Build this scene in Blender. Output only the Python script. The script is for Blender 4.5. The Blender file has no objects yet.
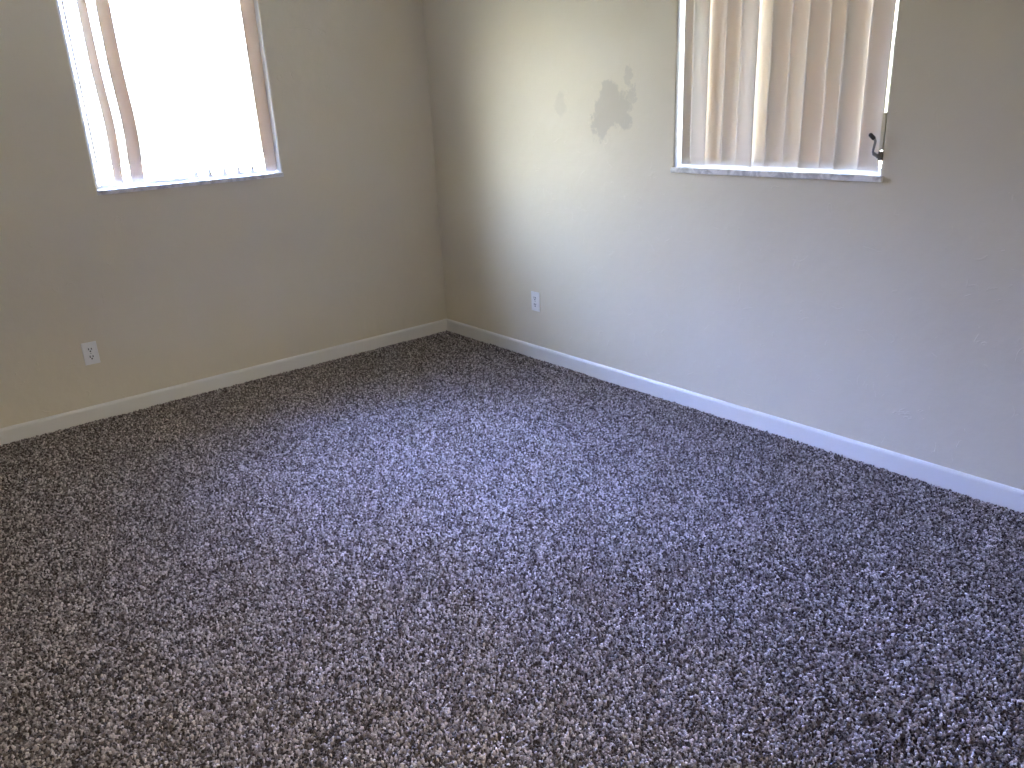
import bpy, bmesh, math, random
import numpy as np
from mathutils import Vector, Matrix, noise
random.seed(7); rng = np.random.default_rng(7)
S = bpy.context.scene
COL = S.collection

# ---------------------------------------------------------------- camera
cd = bpy.data.cameras.new('camera'); cam = bpy.data.objects.new('camera', cd); COL.objects.link(cam)
yaw, pitch, roll, fpx = 0.67706, -0.34507, -0.04865, 793.25
cy, sy, cp, sp = math.cos(yaw), math.sin(yaw), math.cos(pitch), math.sin(pitch)
Fv = Vector((sy*cp, cy*cp, sp)); Rv = Vector((cy, -sy, 0)); Uv = Rv.cross(Fv)
c, s = math.cos(roll), math.sin(roll)
R2 = c*Rv + s*Uv; U2 = -s*Rv + c*Uv
M = Matrix((R2, U2, -Fv)).transposed().to_4x4(); M.translation = Vector((-2.91608, -4.28989, 1.44260))
cam.matrix_world = M
cd.sensor_fit = 'HORIZONTAL'; cd.sensor_width = 36; cd.lens = fpx*36/1024; cd.clip_start = 0.02; cd.clip_end = 200
S.camera = cam

# ---------------------------------------------------------------- world, light, exposure
SKY = 100.0; GLOW = 1.8; BASE = 0.29; BLUE = 610.0; GLOW_POW = 7.0
w = bpy.data.worlds.new('sky'); S.world = w; w.use_nodes = True
nt = w.node_tree; nt.nodes.clear()
out = nt.nodes.new('ShaderNodeOutputWorld'); bg = nt.nodes.new('ShaderNodeBackground')
tc = nt.nodes.new('ShaderNodeTexCoord'); sx = nt.nodes.new('ShaderNodeSeparateXYZ'); rp = nt.nodes.new('ShaderNodeValToRGB')
mr = nt.nodes.new('ShaderNodeMapRange'); mr.inputs['From Min'].default_value = -1; mr.inputs['From Max'].default_value = 1
nt.links.new(tc.outputs['Generated'], sx.inputs[0]); nt.links.new(sx.outputs['Z'], mr.inputs['Value'])
nt.links.new(mr.outputs[0], rp.inputs[0]); # brighter, hazier sky towards the north-west, a lobe added to light the right wall
gd = nt.nodes.new('ShaderNodeVectorMath'); gd.operation = 'DOT_PRODUCT'; gd.inputs[1].default_value = Vector((-.86, .42, .30)).normalized()
nt.links.new(tc.outputs['Generated'], gd.inputs[0])
gm = nt.nodes.new('ShaderNodeMath'); gm.operation = 'MAXIMUM'; gm.inputs[1].default_value = 0; nt.links.new(gd.outputs['Value'], gm.inputs[0])
gp = nt.nodes.new('ShaderNodeMath'); gp.operation = 'POWER'; gp.inputs[1].default_value = GLOW_POW; nt.links.new(gm.outputs[0], gp.inputs[0])
# deep blue lobe in the north sky, added to brighten the carpet
hd = nt.nodes.new('ShaderNodeVectorMath'); hd.operation = 'DOT_PRODUCT'; hd.inputs[1].default_value = Vector((-.10, .78, .55)).normalized()
nt.links.new(tc.outputs['Generated'], hd.inputs[0])
hm = nt.nodes.new('ShaderNodeMath'); hm.operation = 'MAXIMUM'; hm.inputs[1].default_value = 0; nt.links.new(hd.outputs['Value'], hm.inputs[0])
hp = nt.nodes.new('ShaderNodeMath'); hp.operation = 'POWER'; hp.inputs[1].default_value = 18.0; nt.links.new(hm.outputs[0], hp.inputs[0])
gk = nt.nodes.new('ShaderNodeMath'); gk.operation = 'MULTIPLY_ADD'; gk.inputs[1].default_value = GLOW; gk.inputs[2].default_value = BASE; nt.links.new(gp.outputs[0], gk.inputs[0])
gs = nt.nodes.new('ShaderNodeMath'); gs.operation = 'MULTIPLY'; gs.inputs[1].default_value = SKY; nt.links.new(gk.outputs[0], gs.inputs[0])
nt.links.new(gs.outputs[0], bg.inputs[1]); nt.links.new(rp.outputs[0], bg.inputs[0])
bg2 = nt.nodes.new('ShaderNodeBackground'); bg2.inputs[0].default_value = (.27, .36, .88, 1)
b2k = nt.nodes.new('ShaderNodeMath'); b2k.operation = 'MULTIPLY'; b2k.inputs[1].default_value = BLUE; nt.links.new(hp.outputs[0], b2k.inputs[0]); nt.links.new(b2k.outputs[0], bg2.inputs[1])
adw = nt.nodes.new('ShaderNodeAddShader'); nt.links.new(bg.outputs[0], adw.inputs[0]); nt.links.new(bg2.outputs[0], adw.inputs[1]); pass
el = rp.color_ramp.elements
el[0].position = 0.0; el[0].color = (0.12, 0.11, 0.08, 1)
el[1].position = 1.0; el[1].color = (0.22, 0.42, 1.0, 1)
for p, col in [(0.49, (0.14, 0.14, 0.10, 1)), (0.53, (0.27, 0.26, 0.235, 1)), (0.62, (0.30, 0.32, 0.36, 1)), (0.72, (0.27, 0.33, 0.50, 1)), (0.82, (0.26, 0.34, 0.62, 1))]:
    e = el.new(p); e.color = col
bg.inputs[1].default_value = SKY
S.view_settings.view_transform = 'Standard'; S.view_settings.look = 'None'
S.view_settings.gamma = 1; S.view_settings.use_curve_mapping = False
S.view_settings.exposure = 0.38

sd = bpy.data.lights.new('sun', 'SUN'); sd.energy = 760; sd.angle = math.radians(0.6); sd.color = (1, .95, .86)
sun = bpy.data.objects.new('sun', sd); COL.objects.link(sun)
sun.rotation_euler = Vector((0.28, 0.42, -1)).to_track_quat('-Z', 'Y').to_euler()   # comes over the roof from behind the camera

def area(name, loc, rot, sx_, sy_, power, col, portal=False):
    l = bpy.data.lights.new(name, 'AREA'); l.shape = 'RECTANGLE'; l.size = sx_; l.size_y = sy_; l.energy = power; l.color = col
    o = bpy.data.objects.new(name, l); COL.objects.link(o); o.location = loc; o.rotation_euler = rot
    if portal: l.cycles.is_portal = True
    return o
nt.links.new(adw.outputs[0], out.inputs[0])
# window openings
WT = 0.12                     # wall thickness
XL, XR = -1.967, -1.0206      # window in the back wall
YL, YR = -1.9004, -2.8554     # window in the right wall
ZS, ZT = 1.118, 2.06          # sill top, head
RX0, RY0, CEIL = -3.60, -5.30, 2.44
area('portal_back', ((XL+XR)/2, WT+.02, (ZS+ZT)/2), (math.radians(-90), 0, 0), XR-XL, ZT-ZS, 1, (1, 1, 1), True)
area('portal_right', (WT+.02, (YL+YR)/2, (ZS+ZT)/2), (0, math.radians(90), 0), ZT-ZS, YL-YR, 1, (1, 1, 1), True)
# added fill light, unseen, beyond the doorway behind the camera
HALL_FILL = 110
area('hall_fill_light', (-2.75, -6.5, 2.36), (0, 0, 0), .5, .5, HALL_FILL, (1, .93, .80))

# ---------------------------------------------------------------- helpers
def mat(name, col=(.8, .8, .8), rough=.6, metal=0., spec=.5):
    m = bpy.data.materials.new(name); m.use_nodes = True
    b = m.node_tree.nodes['Principled BSDF']
    b.inputs['Base Color'].default_value = (*col, 1); b.inputs['Roughness'].default_value = rough
    b.inputs['Metallic'].default_value = metal; b.inputs['Specular IOR Level'].default_value = spec
    return m, m.node_tree, b
def N(t, kind, **kw):
    n = t.nodes.new(kind)
    for k, v in kw.items():
        if k in n.inputs: n.inputs[k].default_value = v
        else: setattr(n, k, v)
    return n
def math_n(t, op, a, b=None, clamp=False):
    n = t.nodes.new('ShaderNodeMath'); n.operation = op; n.use_clamp = clamp
    for i, v in enumerate((a, b)):
        if v is None: continue
        if isinstance(v, (int, float)): n.inputs[i].default_value = v
        else: t.links.new(v, n.inputs[i])
    return n.outputs[0]
def box(bm, x0, x1, y0, y1, z0, z1):
    v = [bm.verts.new((x, y, z)) for x in (min(x0, x1), max(x0, x1)) for y in (min(y0, y1), max(y0, y1)) for z in (z0, z1)]
    for f in ((0, 1, 3, 2), (4, 6, 7, 5), (0, 4, 5, 1), (2, 3, 7, 6), (0, 2, 6, 4), (1, 5, 7, 3)):
        bm.faces.new([v[i] for i in f])
def obj(name, bm, m, parent=None, smooth=False, bevel=0., seg=2, loc=None):
    me = bpy.data.meshes.new(name); bmesh.ops.recalc_face_normals(bm, faces=bm.faces); bm.to_mesh(me); bm.free()
    me.materials.append(m); o = bpy.data.objects.new(name, me); COL.objects.link(o)
    if smooth: me.shade_smooth()
    if bevel:
        b = o.modifiers.new('bevel', 'BEVEL'); b.width = bevel; b.segments = seg; b.limit_method = 'ANGLE'
    if loc is not None: o.location = loc
    if parent: o.parent = parent
    return o
def boxo(name, x0, x1, y0, y1, z0, z1, m, parent=None, bevel=0., seg=2):
    """box in world coordinates; if parented to an empty, coordinates are relative to it"""
    bm = bmesh.new()
    box(bm, x0, x1, y0, y1, z0, z1)
    return obj(name, bm, m, parent, bevel=bevel, seg=seg)
def struct(o): o['kind'] = 'structure'; return o
def thing(name, label, cat, loc=(0, 0, 0), group=None, kind=None, rotz=0):
    o = bpy.data.objects.new(name, None); COL.objects.link(o); o.location = loc; o.rotation_euler = (0, 0, rotz)
    o.empty_display_size = .05; o['label'] = label; o['category'] = cat
    if group: o['group'] = group
    if kind: o['kind'] = kind
    return o
def tube(bm, pts, rad, n=10, cap=True):
    pts = [Vector(p) for p in pts]; rings = []
    rad = rad if isinstance(rad, (list, tuple)) else [rad]*len(pts)
    up = Vector((0.13, 0.27, 0.95)).normalized()
    for i, p in enumerate(pts):
        d = (pts[min(i+1, len(pts)-1)] - pts[max(i-1, 0)]).normalized()
        a = d.cross(up)
        if a.length < .1: a = d.cross(Vector((1, 0, 0)))
        a.normalize(); b = d.cross(a)
        rings.append([bm.verts.new(p + rad[i]*(math.cos(t)*a + math.sin(t)*b)) for t in [2*math.pi*k/n for k in range(n)]])
    for r0, r1 in zip(rings, rings[1:]):
        for k in range(n): bm.faces.new((r0[k], r0[(k+1) % n], r1[(k+1) % n], r1[k]))
    if cap: bm.faces.new(rings[0]); bm.faces.new(rings[-1])
def smooth_path(pts, k=6):
    P = [Vector(p) for p in pts]; o = []
    for i in range(len(P)-1):
        a, b, c_, d = P[max(i-1, 0)], P[i], P[i+1], P[min(i+2, len(P)-1)]
        for j in range(k):
            t = j/k
            o.append(.5*((2*b)+(c_-a)*t+(2*a-5*b+4*c_-d)*t*t+(-a+3*b-3*c_+d)*t**3))
    o.append(P[-1]); return o

# ---------------------------------------------------------------- materials
def wall_material(name, stain=False):
    m, t, b = mat(name, (.56, .51, .43), .5)
    g = N(t, 'ShaderNodeNewGeometry')
    n1 = N(t, 'ShaderNodeTexNoise', Scale=2.2, Detail=3.0, Roughness=.5)
    n2 = N(t, 'ShaderNodeTexNoise', Scale=11.0, Detail=5.0, Roughness=.55)
    n3 = N(t, 'ShaderNodeTexNoise', Scale=160.0, Detail=2.0)
    for n in (n1, n2, n3): t.links.new(g.outputs['Position'], n.inputs['Vector'])
    h = math_n(t, 'ADD', math_n(t, 'MULTIPLY', n1.outputs[0], 5.0), n2.outputs[0])
    # trowel ridges of old plaster: thin raised squiggles
    vo = N(t, 'ShaderNodeTexNoise', Scale=5.0, Detail=2.0, Distortion=1.6); t.links.new(g.outputs['Position'], vo.inputs['Vector'])
    rid = math_n(t, 'SUBTRACT', 1.0, math_n(t, 'MULTIPLY', math_n(t, 'ABSOLUTE', math_n(t, 'SUBTRACT', vo.outputs[0], .5)), 60.0), True)
    gate = math_n(t, 'GREATER_THAN', n2.outputs[0], .59)
    h = math_n(t, 'ADD', h, math_n(t, 'MULTIPLY', math_n(t, 'MULTIPLY', rid, gate), .3))
    h = math_n(t, 'ADD', h, math_n(t, 'MULTIPLY', n3.outputs[0], .03))
    bu = N(t, 'ShaderNodeBump', Strength=.5, Distance=.006)
    t.links.new(h, bu.inputs['Height']); t.links.new(bu.outputs[0], b.inputs['Normal'])
    mx = N(t, 'ShaderNodeMix', data_type='RGBA'); mx.inputs[6].default_value = (.70, .63, .478, 1); mx.inputs[7].default_value = (.75, .685, .54, 1)
    t.links.new(n1.outputs[0], mx.inputs[0]); colr = mx.outputs[2]
    b.inputs['Roughness'].default_value = .46
    if stain:
        sp_ = N(t, 'ShaderNodeSeparateXYZ'); t.links.new(g.outputs['Position'], sp_.inputs[0])
        ns = N(t, 'ShaderNodeTexNoise', Scale=16.0, Detail=7.0, Roughness=.65); t.links.new(g.outputs['Position'], ns.inputs['Vector'])
        nb = N(t, 'ShaderNodeTexNoise', Scale=55.0, Detail=3.0, Roughness=.6); t.links.new(g.outputs['Position'], nb.inputs['Vector'])
        d = math_n(t, 'MULTIPLY', math_n(t, 'SUBTRACT', ns.outputs[0], .5), 2.0)
        d2 = math_n(t, 'ADD', math_n(t, 'MULTIPLY', math_n(t, 'SUBTRACT', nb.outputs[0], .5), 2.4), d)
        def blob(yc, zc, ry, rz, rot=0., dd=d, sharp=4.5):
            dy = math_n(t, 'SUBTRACT', sp_.outputs['Y'], yc); dz = math_n(t, 'SUBTRACT', sp_.outputs['Z'], zc)
            ca, sa = math.cos(rot), math.sin(rot)
            u = math_n(t, 'ADD', math_n(t, 'MULTIPLY', dy, ca/ry), math_n(t, 'MULTIPLY', dz, sa/ry))
            v = math_n(t, 'ADD', math_n(t, 'MULTIPLY', dy, -sa/rz), math_n(t, 'MULTIPLY', dz, ca/rz))
            r = math_n(t, 'SQRT', math_n(t, 'ADD', math_n(t, 'MULTIPLY', u, u), math_n(t, 'MULTIPLY', v, v)))
            return math_n(t, 'MULTIPLY', math_n(t, 'SUBTRACT', 1.0, math_n(t, 'ADD', r, dd)), sharp, True)
        mk = blob(-1.53, 1.375, .13, .085)
        for a in [(-1.45, 1.33, .075, .10), (-1.505, 1.455, .065, .055), (-1.60, 1.33, .05, .05)]: mk = math_n(t, 'MAXIMUM', mk, blob(*a))
        spk = math_n(t, 'MULTIPLY', math_n(t, 'MAXIMUM', blob(-1.625, 1.52, .025, .045, .3, d2, 5.0), blob(-1.645, 1.42, .035, .05, 0, d2, 5.0)), .7)
        mk = math_n(t, 'MAXIMUM', mk, spk)
        mk = math_n(t, 'MAXIMUM', mk, math_n(t, 'MULTIPLY', blob(-1.165, 1.40, .05, .06, 0, d, 3.0), .45))
        mk = math_n(t, 'MULTIPLY', mk, .40)
        m2 = N(t, 'ShaderNodeMix', data_type='RGBA'); m2.inputs[7].default_value = (.43, .40, .345, 1)
        t.links.new(mk, m2.inputs[0]); t.links.new(colr, m2.inputs[6]); colr = m2.outputs[2]
        t.links.new(math_n(t, 'ADD', math_n(t, 'MULTIPLY', mk, .35), .46), b.inputs['Roughness'])
    t.links.new(colr, b.inputs['Base Color'])
    return m
M_wall = wall_material('painted_plaster'); M_wallR = wall_material('painted_plaster_worn', True)
M_ceil = mat('ceiling_paint', (.86, .83, .77), .8)[0]
M_trim = mat('trim_paint', (.80, .78, .73), .38)[0]
M_plate = mat('outlet_plastic', (.88, .87, .85), .3)[0]
M_dark = mat('slot_black', (.015, .013, .012), .6)[0]
M_reveal = mat('reveal_paint', (.80, .79, .76), .5)[0]
M_alu = mat('window_aluminium', (.75, .76, .77), .4, .3)[0]
M_metal = mat('crank_metal', (.26, .25, .23), .42, .7)[0]
M_knob = mat('crank_knob_black', (.012, .011, .010), .4)[0]
M_cream = mat('cream_plastic', (.72, .66, .48), .45)[0]
M_screw = mat('screw', (.55, .54, .52), .35, .8)[0]

def marble(name, c0, c1):
    m, t, b = mat(name, c0, .3)
    tc_ = N(t, 'ShaderNodeTexCoord'); n = N(t, 'ShaderNodeTexNoise', Scale=14.0, Detail=6.0, Distortion=1.8)
    t.links.new(tc_.outputs['Object'], n.inputs['Vector'])
    r = N(t, 'ShaderNodeValToRGB'); t.links.new(n.outputs[0], r.inputs[0])
    r.color_ramp.elements[0].position = .36; r.color_ramp.elements[0].color = (*c1, 1)
    r.color_ramp.elements[1].position = .56; r.color_ramp.elements[1].color = (*c0, 1)
    t.links.new(r.outputs[0], b.inputs['Base Color']); return m
M_marble = marble('sill_marble', (.84, .83, .81), (.52, .51, .50))

def slat_material():
    m = bpy.data.materials.new('vinyl_slat'); m.use_nodes = True; t = m.node_tree; t.nodes.clear()
    o = N(t, 'ShaderNodeOutputMaterial'); d = N(t, 'ShaderNodeBsdfDiffuse'); tr = N(t, 'ShaderNodeBsdfTranslucent')
    gl = N(t, 'ShaderNodeBsdfGlossy', Roughness=.35); gl.inputs[0].default_value = (1, 1, 1, 1)
    d.inputs[0].default_value = (.76, .70, .60, 1); tr.inputs[0].default_value = (.068, .047, .0300, 1)
    a = N(t, 'ShaderNodeAddShader'); t.links.new(d.outputs[0], a.inputs[0]); t.links.new(tr.outputs[0], a.inputs[1])
    mx = N(t, 'ShaderNodeMixShader', Fac=.04)
    t.links.new(a.outputs[0], mx.inputs[1]); t.links.new(gl.outputs[0], mx.inputs[2]); t.links.new(mx.outputs[0], o.inputs[0])
    return m
M_slat = slat_material()

def glass_material():
    m = bpy.data.materials.new('window_glass'); m.use_nodes = True; t = m.node_tree; t.nodes.clear()
    o = N(t, 'ShaderNodeOutputMaterial'); tr = N(t, 'ShaderNodeBsdfTransparent'); gl = N(t, 'ShaderNodeBsdfGlossy', Roughness=.0)
    tr.inputs[0].default_value = (.93, .95, .94, 1); lw = N(t, 'ShaderNodeLayerWeight', Blend=.5)
    f = math_n(t, 'ADD', math_n(t, 'MULTIPLY', math_n(t, 'POWER', lw.outputs['Facing'], 5.0), .9), .03)
    mx = N(t, 'ShaderNodeMixShader'); t.links.new(f, mx.inputs[0]); t.links.new(tr.outputs[0], mx.inputs[1])
    t.links.new(gl.outputs[0], mx.inputs[2]); t.links.new(mx.outputs[0], o.inputs[0]); return m
M_glass = glass_material()

def pile_material():
    m, t, b = mat('carpet_yarn', (.3, .26, .25), .85, spec=.25)
    oi = N(t, 'ShaderNodeObjectInfo'); r = N(t, 'ShaderNodeValToRGB'); t.links.new(oi.outputs['Random'], r.inputs[0])
    e = r.color_ramp.elements; e[0].position = 0; e[0].color = (.03, .021, .018, 1); e[1].position = 1; e[1].color = (.70, .62, .58, 1)
    for p, c_ in [(.22, (.050, .035, .029, 1)), (.42, (.15, .118, .104, 1)), (.75, (.35, .30, .28, 1))]: x = e.new(p); x.color = c_
    t.links.new(r.outputs[0], b.inputs['Base Color'])
    b.inputs['Sheen Weight'].default_value = .5; b.inputs['Sheen Roughness'].default_value = .4
    return m
M_pile = pile_material()
M_back = mat('carpet_backing', (.06, .045, .038), .95)[0]

# ---------------------------------------------------------------- room shell
def wall_with_hole(name, u0, u1, z0, z1, hole, place, m):
    """flat wall with thickness and one rectangular opening; place(u, depth, z) -> world"""
    bm = bmesh.new(); us = [u0, hole[0], hole[1], u1]; zs = [z0, hole[2], hole[3], z1]
    V = {(i, j, k): bm.verts.new(place(us[i], (0, WT)[k], zs[j])) for i in range(4) for j in range(4) for k in (0, 1)}
    for i in range(3):
        for j in range(3):
            if (i, j) == (1, 1): continue
            for k in (0, 1): bm.faces.new([V[i, j, k], V[i+1, j, k], V[i+1, j+1, k], V[i, j+1, k]])
    for i in range(3):
        for j in (0, 3): bm.faces.new([V[i, j, 0], V[i+1, j, 0], V[i+1, j, 1], V[i, j, 1]])
        for j in (0, 3): bm.faces.new([V[j, i, 0], V[j, i+1, 0], V[j, i+1, 1], V[j, i, 1]])
    for a, b_ in (((1, 1), (2, 1)), ((2, 1), (2, 2)), ((2, 2), (1, 2)), ((1, 2), (1, 1))):
        bm.faces.new([V[a[0], a[1], 0], V[b_[0], b_[1], 0], V[b_[0], b_[1], 1], V[a[0], a[1], 1]])
    return struct(obj(name, bm, m, bevel=.004, seg=3))
FZ = -.016
wall_with_hole('wall_back', RX0, 0, FZ, CEIL, (XL, XR, ZS-.022, ZT), lambda u, d, z: (u, d, z), M_wall)
# right wall (its outer corner closes the building corner)
bmR = wall_with_hole('wall_right', RY0, WT, FZ, CEIL, (YR, YL, ZS-.022, ZT), lambda u, d, z: (d, u, z), M_wallR)
struct(boxo('wall_left', RX0-WT, RX0, RY0-WT, WT, FZ, CEIL, M_wall))
# front wall behind the camera, with a doorway added to let the fill light in
DX0, DX1, DZ = -3.25, -2.35, 2.03
bm = bmesh.new(); box(bm, RX0, DX0, RY0-.12, RY0, FZ, CEIL); box(bm, DX1, 0, RY0-.12, RY0, FZ, CEIL); box(bm, DX0, DX1, RY0-.12, RY0, DZ, CEIL)
struct(obj('wall_front', bm, M_wall))
bm = bmesh.new()   # unseen hall shell, added around the fill light
box(bm, -3.4, -3.3, -7.4, RY0-.12, FZ, CEIL); box(bm, 0.1, .2, -7.4, RY0-.12, FZ, CEIL); box(bm, -3.4, .2, -7.5, -7.4, FZ, CEIL)
struct(obj('wall_added_hall', bm, M_wall))
struct(boxo('floor', RX0-WT, WT, -7.5, WT, -.12, FZ+.0005, M_back))
struct(boxo('ceiling', RX0-.5, .5, -7.6, .5, CEIL, CEIL+.15, M_ceil))
for k, (a, b_) in enumerate([(DX0-.06, DX0), (DX1, DX1+.06)]): struct(boxo('trim_%d' % (k+1), a, b_, RY0-.001, RY0+.014, FZ, DZ+.06, M_trim, bevel=.003))
struct(boxo('trim_3', DX0, DX1, RY0-.001, RY0+.014, DZ, DZ+.06, M_trim, bevel=.003))

# ground outdoors
m, t, b = mat('dry_lawn', (.30, .32, .16), .9)
g = N(t, 'ShaderNodeNewGeometry'); n = N(t, 'ShaderNodeTexNoise', Scale=1.2, Detail=5.0); t.links.new(g.outputs['Position'], n.inputs['Vector'])
r = N(t, 'ShaderNodeValToRGB'); t.links.new(n.outputs[0], r.inputs[0])
r.color_ramp.elements[0].color = (.40, .38, .22, 1); r.color_ramp.elements[1].color = (.68, .62, .47, 1)
t.links.new(r.outputs[0], b.inputs['Base Color'])
struct(boxo('ground', -25, 30, -30, 30, -.5, -.25, m))

# baseboards: profile extruded along the wall
def baseboard(name, p0, p1, nrm, trim0=0, trim1=0):
    prof = [(0, FZ), (.012, FZ), (.012, .060), (.0105, .066), (.007, .0705), (.003, .0728), (0, .0735)]
    bm = bmesh.new(); rings = []
    p0 = Vector(p0); p1 = Vector(p1); nv = Vector(nrm); d = (p1-p0).normalized(); n_ = 40
    for i in range(n_+1):
        q = p0.lerp(p1, i/n_); k0 = trim0 if i == 0 else 0; k1 = trim1 if i == n_ else 0
        rings.append([bm.verts.new(q + nv*o + Vector((0, 0, z)) + d*(o*k0) - d*(o*k1)) for o, z in prof])
    for a, b_ in zip(rings, rings[1:]):
        for i in range(len(prof)): bm.faces.new((a[i], a[(i+1) % len(prof)], b_[(i+1) % len(prof)], b_[i]))
    bm.faces.new(rings[0]); bm.faces.new(rings[-1])
    o = struct(obj(name, bm, M_trim)); return o
baseboard('baseboard_back', (RX0, 0, 0), (0, 0, 0), (0, -1, 0), 1, 1)
baseboard('baseboard_right', (0, 0, 0), (0, RY0, 0), (-1, 0, 0), 1, 1)
baseboard('baseboard_left', (RX0, RY0, 0), (RX0, 0, 0), (1, 0, 0), 1, 1)
baseboard('baseboard_front', (0, RY0, 0), (DX1+.06, RY0, 0), (0, 1, 0), 1, 0)

# ---------------------------------------------------------------- windows (structure, with parts)
def window(name, label, u0, u1, place, sill_over, rail_z, crank):
    """place(u, depth, z): u along the wall, depth outward from the room face"""
    e = bpy.data.objects.new(name, None); COL.objects.link(e); e['kind'] = 'structure'; e['label'] = label
    def pb(nm, ua, ub, da, db, za, zb, m, par=e, bev=0.):
        a = place(ua, da, za); b_ = place(ub, db, zb)
        return boxo(nm, a[0], b_[0], a[1], b_[1], za, zb, m, par, bevel=bev)
    pb('window_sill', u0-sill_over, u1+sill_over*.3, -.018, 0.0, ZS-.022, ZS, M_marble, bev=.0025)
    bmz = bmesh.new(); a = place(u0+.0005, 0, 0); b_ = place(u1-.0005, WT+.03, 0)
    box(bmz, a[0], b_[0], a[1], b_[1], ZS-.0215, ZS); obj('sill_bed', bmz, M_marble, e)
    # painted plaster reveal liners
    pb('reveal', u0+.0002, u0+.004, .004, WT, ZS, ZT, M_reveal); pb('reveal', u1-.004, u1-.0002, .004, WT, ZS, ZT, M_reveal)
    pb('reveal', u0+.004, u1-.004, .004, WT, ZT-.004, ZT-.0002, M_reveal)
    # aluminium frame at the outer face with one intermediate rail
    d0, d1 = .075, .105; u0 += .005; u1 -= .005; fw = .022
    bmf = bmesh.new()
    for (ua, ub, za, zb) in [(u0, u0+fw, ZS, ZT-.005), (u1-fw, u1, ZS, ZT-.005), (u0+fw, u1-fw, ZS, ZS+fw*.8), (u0+fw, u1-fw, ZT-.005-fw, ZT-.005)]:
        a = place(ua, d0, 0); b_ = place(ub, d1, 0); box(bmf, a[0], b_[0], a[1], b_[1], za, zb)
    fr = obj('window_frame', bmf, M_alu, e)
    pb('meeting_rail', u0+fw, u1-fw, d0+.008, d1-.006, rail_z-.0025, rail_z+.0025, M_alu)
    pb('glass_pane', u0+fw, u1-fw, .088, .091, ZS+fw*.8, ZT-.005-fw, M_glass)
    return e
w1 = window('window_1', 'left window, blown out with daylight, blinds drawn aside', XL, XR, lambda u, d, z: (u, d, z), .004, 1.603, True)
w2 = window('window_2', 'right window with closed vertical blinds and a crank at its lower right', YR, YL, lambda u, d, z: (d, u, z), .012, 1.60, True)

# ---------------------------------------------------------------- vertical blinds
def slat_mesh(name, parent, loc, ang, width, z0, z1, crown=.006, twist=None, sway=None):
    """crowned vane; ang = direction of its width about z. twist(s), sway(s) with s=0 at bottom, 1 at top"""
    bm = bmesh.new(); nu, nz = 10, 26; rows = []
    for j in range(nz+1):
        s_ = j/nz; z = z0 + (z1-z0)*s_; a = ang + (twist(s_) if twist else 0)
        ox, oy = sway(s_) if sway else (0, 0); row = []
        for i in range(nu+1):
            q = (i/nu-.5); ux = q*width; uy = crown*(1-4*q*q)
            row.append(bm.verts.new((ox+ux*math.cos(a)-uy*math.sin(a), oy+ux*math.sin(a)+uy*math.cos(a), z)))
        rows.append(row)
    for j in range(nz):
        for i in range(nu): bm.faces.new((rows[j][i], rows[j][i+1], rows[j+1][i+1], rows[j+1][i]))
    o = obj(name, bm, M_slat, parent, smooth=True, loc=(loc[0], loc[1], 0))
    so = o.modifiers.new('thick', 'SOLIDIFY'); so.thickness = .0009; so.offset = 0
    return o
# right window: closed vanes, 12 across
b2 = thing('vertical_blind', 'closed cream vertical blind with overlapping slats in the right window', 'window blind', (.038, (YL+YR)/2, 0))
boxo('headrail', -.02, .02, YR-(YL+YR)/2+.01, YL-(YL+YR)/2-.01, ZT-.045, ZT-.008, M_trim, b2, bevel=.003)
yc0 = (YL+YR)/2
left_edges = [-1.925, -1.966, -2.048, -2.129, -2.204, -2.282, -2.348, -2.4275, -2.504, -2.588, -2.652, -2.738, -2.835]
angs = [6, -10, 6, 7, -13, 4, 10, 5, 9, 4, 7, -7]
for i in range(12):
    yl, yr = left_edges[i], left_edges[i+1]
    wd = .089 + (.011 if i in (1, 4) else .009 if i == 10 else 0); a = math.radians(-90+angs[i])     # width direction mostly along -y, its far end turned to the glass
    yctr = yl - .5*wd*math.cos(math.radians(angs[i])) + (.004 if i else .008) - (.012 if i == 11 else 0)
    tw = (lambda s_, k=i: math.radians(3.0*math.sin(2.3*k)*(s_-.4)))
    slat_mesh('slat', b2, (-.012 if angs[i] < 0 else 0.004*(i % 2), yctr-yc0), a, wd, ZS+.011, ZT-.045, .0045, tw)
# bead chain loop at the right jamb
bm = bmesh.new()
P = smooth_path([(-.022, YR-yc0+.002, 2.0), (-.024, YR-yc0+.004, 1.75), (-.025, YR-yc0+.010, 1.52), (-.025, YR-yc0+.013, 1.455), (-.024, YR-yc0+.006, 1.442), (-.023, YR-yc0-.0005, 1.455), (-.021, YR-yc0-.001, 1.6), (-.02, YR-yc0-.002, 2.0)])
tube(bm, P, .0009, 6); obj('pull_cord', bm, mat('cord', (.45, .42, .36), .6)[0], b2)

# left window: vanes turned open, a few seen broad at the left
b1 = thing('vertical_blind', 'open cream vertical blind hanging in the bright left window', 'window blind', ((XL+XR)/2, .045, 0))
xc0 = (XL+XR)/2
boxo('headrail', XL-xc0+.01, XR-xc0-.01, -.02, .02, ZT-.045, ZT-.008, M_trim, b1, bevel=.003)
def bend(amp): return lambda s_: (amp*math.exp(-((s_-.30)/.22)**2), 0)
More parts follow.
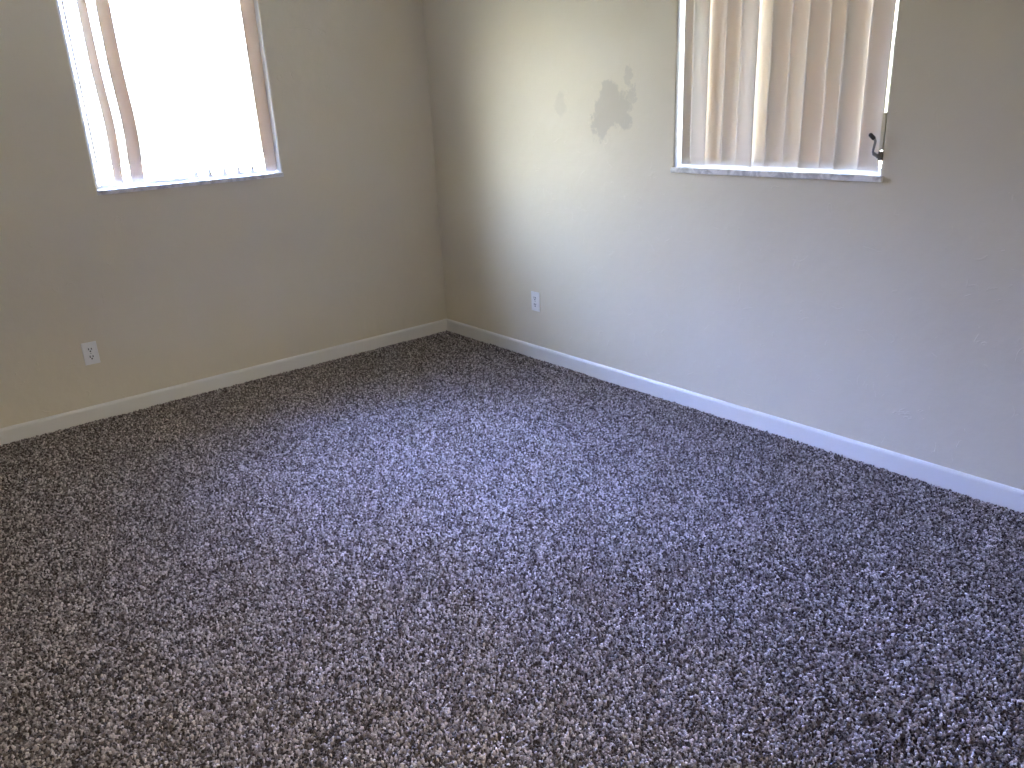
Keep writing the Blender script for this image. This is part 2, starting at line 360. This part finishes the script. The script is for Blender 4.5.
# (centre x, angle from the wall plane in degrees, twist, bow)
for (xc, ang, tw0, bw, wd) in [(-1.924, 80, 4, 0.0, .07), (-1.846, 14, 8, .012, .048), (-1.757, 12, 6, .012, .070)]:
    slat_mesh('slat', b1, (xc-.006-xc0, 0), math.radians(ang), wd, ZS+.018, ZT-.045, .006, (lambda s_, q=tw0: math.radians(q*(s_-.5))), bend(bw))
for k, x in enumerate([-1.471, -1.399, -1.319, -1.244, -1.167]):
    va = math.degrees(math.atan2(.07+4.29, x+2.916))
    sl = slat_mesh('slat', b1, (x-xc0, 0), math.radians(va), .030, ZS+.012, ZT-.045, .0002)
    bm = bmesh.new(); ca, sa = math.cos(math.radians(va)), math.sin(math.radians(va)); rg = []   # tapered bottom weight
    for z, hw in ((ZS+.008, .015), (ZS+.026, .010), (ZS+.062, .003)):
        rg.append([bm.verts.new((a*.012*ca-b_*hw*sa, a*.012*sa+b_*hw*ca, z)) for a, b_ in ((-1, -1), (1, -1), (1, 1), (-1, 1))])
    for a, b_ in zip(rg, rg[1:]):
        for q in range(4): bm.faces.new((a[q], a[(q+1) % 4], b_[(q+1) % 4], b_[q]))
    bm.faces.new(rg[0]); bm.faces.new(rg[-1]); obj('bottom_weight', bm, M_plate, sl)
slat_mesh('slat', b1, (-1.060-xc0, 0.0), math.radians(4), .089, ZS+.012, ZT-.045, .004, None, lambda s_: (.008*(1-s_), 0))

# ---------------------------------------------------------------- window crank (right window) and lever of the left window

bm = bmesh.new()
tube(bm, smooth_path([(.012, -2.842, 1.183), (.0, -2.838, 1.186), (-.012, -2.832, 1.192), (-.022, -2.829, 1.202), (-.024, -2.832, 1.222), (-.024, -2.834, 1.240), (-.026, -2.827, 1.250)]), [.0085]*8+[.0065]*8+[.0045]*21, 10)
ck = obj('crank_handle', bm, M_metal, w2, smooth=True); ck['label'] = 'dark metal crank arm'
bm = bmesh.new(); tube(bm, [(-.026, -2.832, 1.246), (-.0262, -2.829, 1.249), (-.027, -2.815, 1.262), (-.027, -2.812, 1.264)], [.005, .0075, .0075, .005], 12)
kb = obj('knob', bm, M_knob, ck, smooth=True); kb['label'] = 'black knob'
bm = bmesh.new(); box(bm, -.004, .05, -2.8545, -2.838, 1.170, 1.204)
ob = obj('crank_mount', bm, M_metal, w2, bevel=.004)
bm = bmesh.new(); box(bm, -.002, .02, -2.8535, -2.8385, 1.206, 1.335)
oc = obj('jamb_strip', bm, M_cream, w2, bevel=.002); oc['label'] = 'cream strip beside the crank'
bm = bmesh.new(); tube(bm, [(-1.140, .065, 1.196), (-1.125, .06, 1.188), (-1.105, .06, 1.190)], .0045, 8)
obj('crank_handle', bm, M_metal, w1, smooth=True)

# ---------------------------------------------------------------- outlets
def outlet(name, label, loc, rotz):
    e = thing(name, label, 'wall outlet', loc, 'white duplex outlets low on the walls', rotz=rotz)   # local: x along wall, -y into room, z up
    bm = bmesh.new(); box(bm, -.035, .035, -.006, -.0002, -.057, .057)
    cp_ = obj('cover_plate', bm, M_plate, e, bevel=.0035, seg=3)
    for zc in (.0195, -.0195):
        bm = bmesh.new(); n_ = 28; ring0, ring1 = [], []
        for k in range(n_):
            a = 2*math.pi*k/n_; x = .0172*math.cos(a); z = .0172*math.sin(a); z = max(-.0140, min(.0140, z))
            ring0.append(bm.verts.new((x, -.005, z+zc))); ring1.append(bm.verts.new((x, -.0078, z+zc)))
        for k in range(n_): bm.faces.new((ring0[k], ring0[(k+1) % n_], ring1[(k+1) % n_], ring1[k]))
        bm.faces.new(ring1); f = obj('receptacle', bm, M_plate, e, bevel=.0006)
        bm = bmesh.new()
        for x, w_, h_ in ((-.0066, .0042, .0105), (.0066, .0042, .0090)): box(bm, x-w_/2, x+w_/2, -.0081, -.0070, zc+.0035-h_/2, zc+.0035+h_/2)
        tube(bm, [(0, -.0081, zc-.0080), (0, -.0070, zc-.0080)], .0037, 12)
        obj('slots', bm, M_dark, f)
    bm = bmesh.new(); tube(bm, [(0, -.0072, 0), (0, -.0055, 0)], .0032, 12); obj('screw', bm, M_screw, e)
    return e
outlet('wall_outlet', 'white duplex wall outlet on the left wall, below the bright window', (-2.1581, 0, .3429), 0)
outlet('wall_outlet', 'white duplex wall outlet on the right wall, nearer the room corner', (0, -.9187, .3393), math.radians(-90))

# ---------------------------------------------------------------- carpet: cut pile tufts over a backing
def tuft(seed):
    r_ = random.Random(seed); bm = bmesh.new(); n_ = 6; rings = []
    H = .0125; lean = Vector((r_.uniform(-.0015, .0015), r_.uniform(-.0015, .0015), 0))
    for k, (h, rad) in enumerate([(0, .0018), (.0045, .0026), (.0085, .0033), (.0113, .0030)]):
        s_ = h/H; tw = s_*1.2; ring = []
        for i in range(n_):
            a = 2*math.pi*i/n_+tw; q = .9*rad*(1+.28*math.sin(2*a+seed)+r_.uniform(-.14, .14))
            ring.append(bm.verts.new(Vector((q*math.cos(a), q*math.sin(a), h+r_.uniform(-.0006, .0006)*(k > 0)))+lean*s_*s_))
        rings.append(ring)
    for a, b_ in zip(rings, rings[1:]):
        for i in range(n_): bm.faces.new((a[i], a[(i+1) % n_], b_[(i+1) % n_], b_[i]))
    tip = bm.verts.new(Vector((0, 0, H))+lean)
    for i in range(n_): bm.faces.new((rings[-1][i], rings[-1][(i+1) % n_], tip))
    me = bpy.data.meshes.new('tuft'); bmesh.ops.recalc_face_normals(bm, faces=bm.faces); bm.to_mesh(me); bm.free()
    me.materials.append(M_pile); return me
PITCH = .0056
xs = np.arange(RX0+.004, -.013, PITCH); ys = np.arange(RY0+.004, -.013, PITCH)
gx, gy = np.meshgrid(xs, ys); gx = gx.ravel(); gy = gy.ravel()
gx = gx + rng.uniform(-.45, .45, gx.size)*PITCH; gy = gy + rng.uniform(-.45, .45, gy.size)*PITCH
gx = np.clip(gx, RX0+.015, -.0145); gy = np.clip(gy, RY0+.003, -.0145)
# smooth random fields: pile brushed in different directions (footprints, vacuum strokes)
def field(scale, seed):
    r_ = np.random.default_rng(seed); L = 6.2; n_ = int(L/scale)+3
    g_ = r_.standard_normal((n_, n_)); fx = (gx+3.7)/scale; fy = (gy+5.4)/scale
    ix = fx.astype(int); iy = fy.astype(int); tx = fx-ix; ty = fy-iy; tx = tx*tx*(3-2*tx); ty = ty*ty*(3-2*ty)
    return (g_[ix, iy]*(1-tx)+g_[ix+1, iy]*tx)*(1-ty)+(g_[ix, iy+1]*(1-tx)+g_[ix+1, iy+1]*tx)*ty
fa = field(.42, 1)+.7*field(.16, 2)+.5*field(.07, 3)
fb = field(.5, 4)+.7*field(.19, 5)+.5*field(.08, 6)
tiltx = .5*np.tanh(1.2*fa)+rng.normal(0, .20, gx.size); tilty = .5*np.tanh(1.2*fb)+rng.normal(0, .20, gx.size)
rz = rng.uniform(0, 6.28, gx.size)
sc = 1+rng.normal(0, .17, gx.size)+.05*field(.12, 9); sc = np.clip(sc, .6, 1.35)
me = bpy.data.meshes.new('carpet_pile'); nv = gx.size; me.vertices.add(nv)
co = np.stack([gx, gy, np.full(nv, FZ+.0015)], 1); me.vertices.foreach_set('co', co.ravel().astype(np.float32))
ar = me.attributes.new('rot', 'FLOAT_VECTOR', 'POINT'); ar.data.foreach_set('vector', np.stack([tiltx, tilty, rz], 1).ravel().astype(np.float32))
asx = me.attributes.new('scl', 'FLOAT', 'POINT'); asx.data.foreach_set('value', sc.astype(np.float32))
me.materials.append(M_pile)
pile = bpy.data.objects.new('carpet_pile', me); COL.objects.link(pile)
pile['label'] = 'speckled brown and grey cut pile carpet covering the floor'; pile['category'] = 'carpet'; pile['kind'] = 'stuff'
hid = bpy.data.collections.new('tuft_shapes')           # source shapes only, not linked to the scene
for k in range(4): hid.objects.link(bpy.data.objects.new('tuft', tuft(11+k)))
ng = bpy.data.node_groups.new('pile', 'GeometryNodeTree')
ng.interface.new_socket('Geometry', in_out='INPUT', socket_type='NodeSocketGeometry'); ng.interface.new_socket('Geometry', in_out='OUTPUT', socket_type='NodeSocketGeometry')
gi = ng.nodes.new('NodeGroupInput'); go = ng.nodes.new('NodeGroupOutput')
ip = ng.nodes.new('GeometryNodeInstanceOnPoints'); ci = ng.nodes.new('GeometryNodeCollectionInfo')
ci.inputs['Collection'].default_value = hid; ci.inputs['Separate Children'].default_value = True; ci.inputs['Reset Children'].default_value = True
na = ng.nodes.new('GeometryNodeInputNamedAttribute'); na.data_type = 'FLOAT_VECTOR'; na.inputs['Name'].default_value = 'rot'
nb_ = ng.nodes.new('GeometryNodeInputNamedAttribute'); nb_.data_type = 'FLOAT'; nb_.inputs['Name'].default_value = 'scl'
er = ng.nodes.new('FunctionNodeEulerToRotation')
ng.links.new(gi.outputs[0], ip.inputs['Points']); ng.links.new(ci.outputs[0], ip.inputs['Instance'])
ip.inputs['Pick Instance'].default_value = True
ng.links.new(na.outputs['Attribute'], er.inputs[0]); ng.links.new(er.outputs[0], ip.inputs['Rotation'])
ng.links.new(nb_.outputs['Attribute'], ip.inputs['Scale']); ng.links.new(ip.outputs[0], go.inputs[0])
pile.modifiers.new('pile', 'NODES').node_group = ng
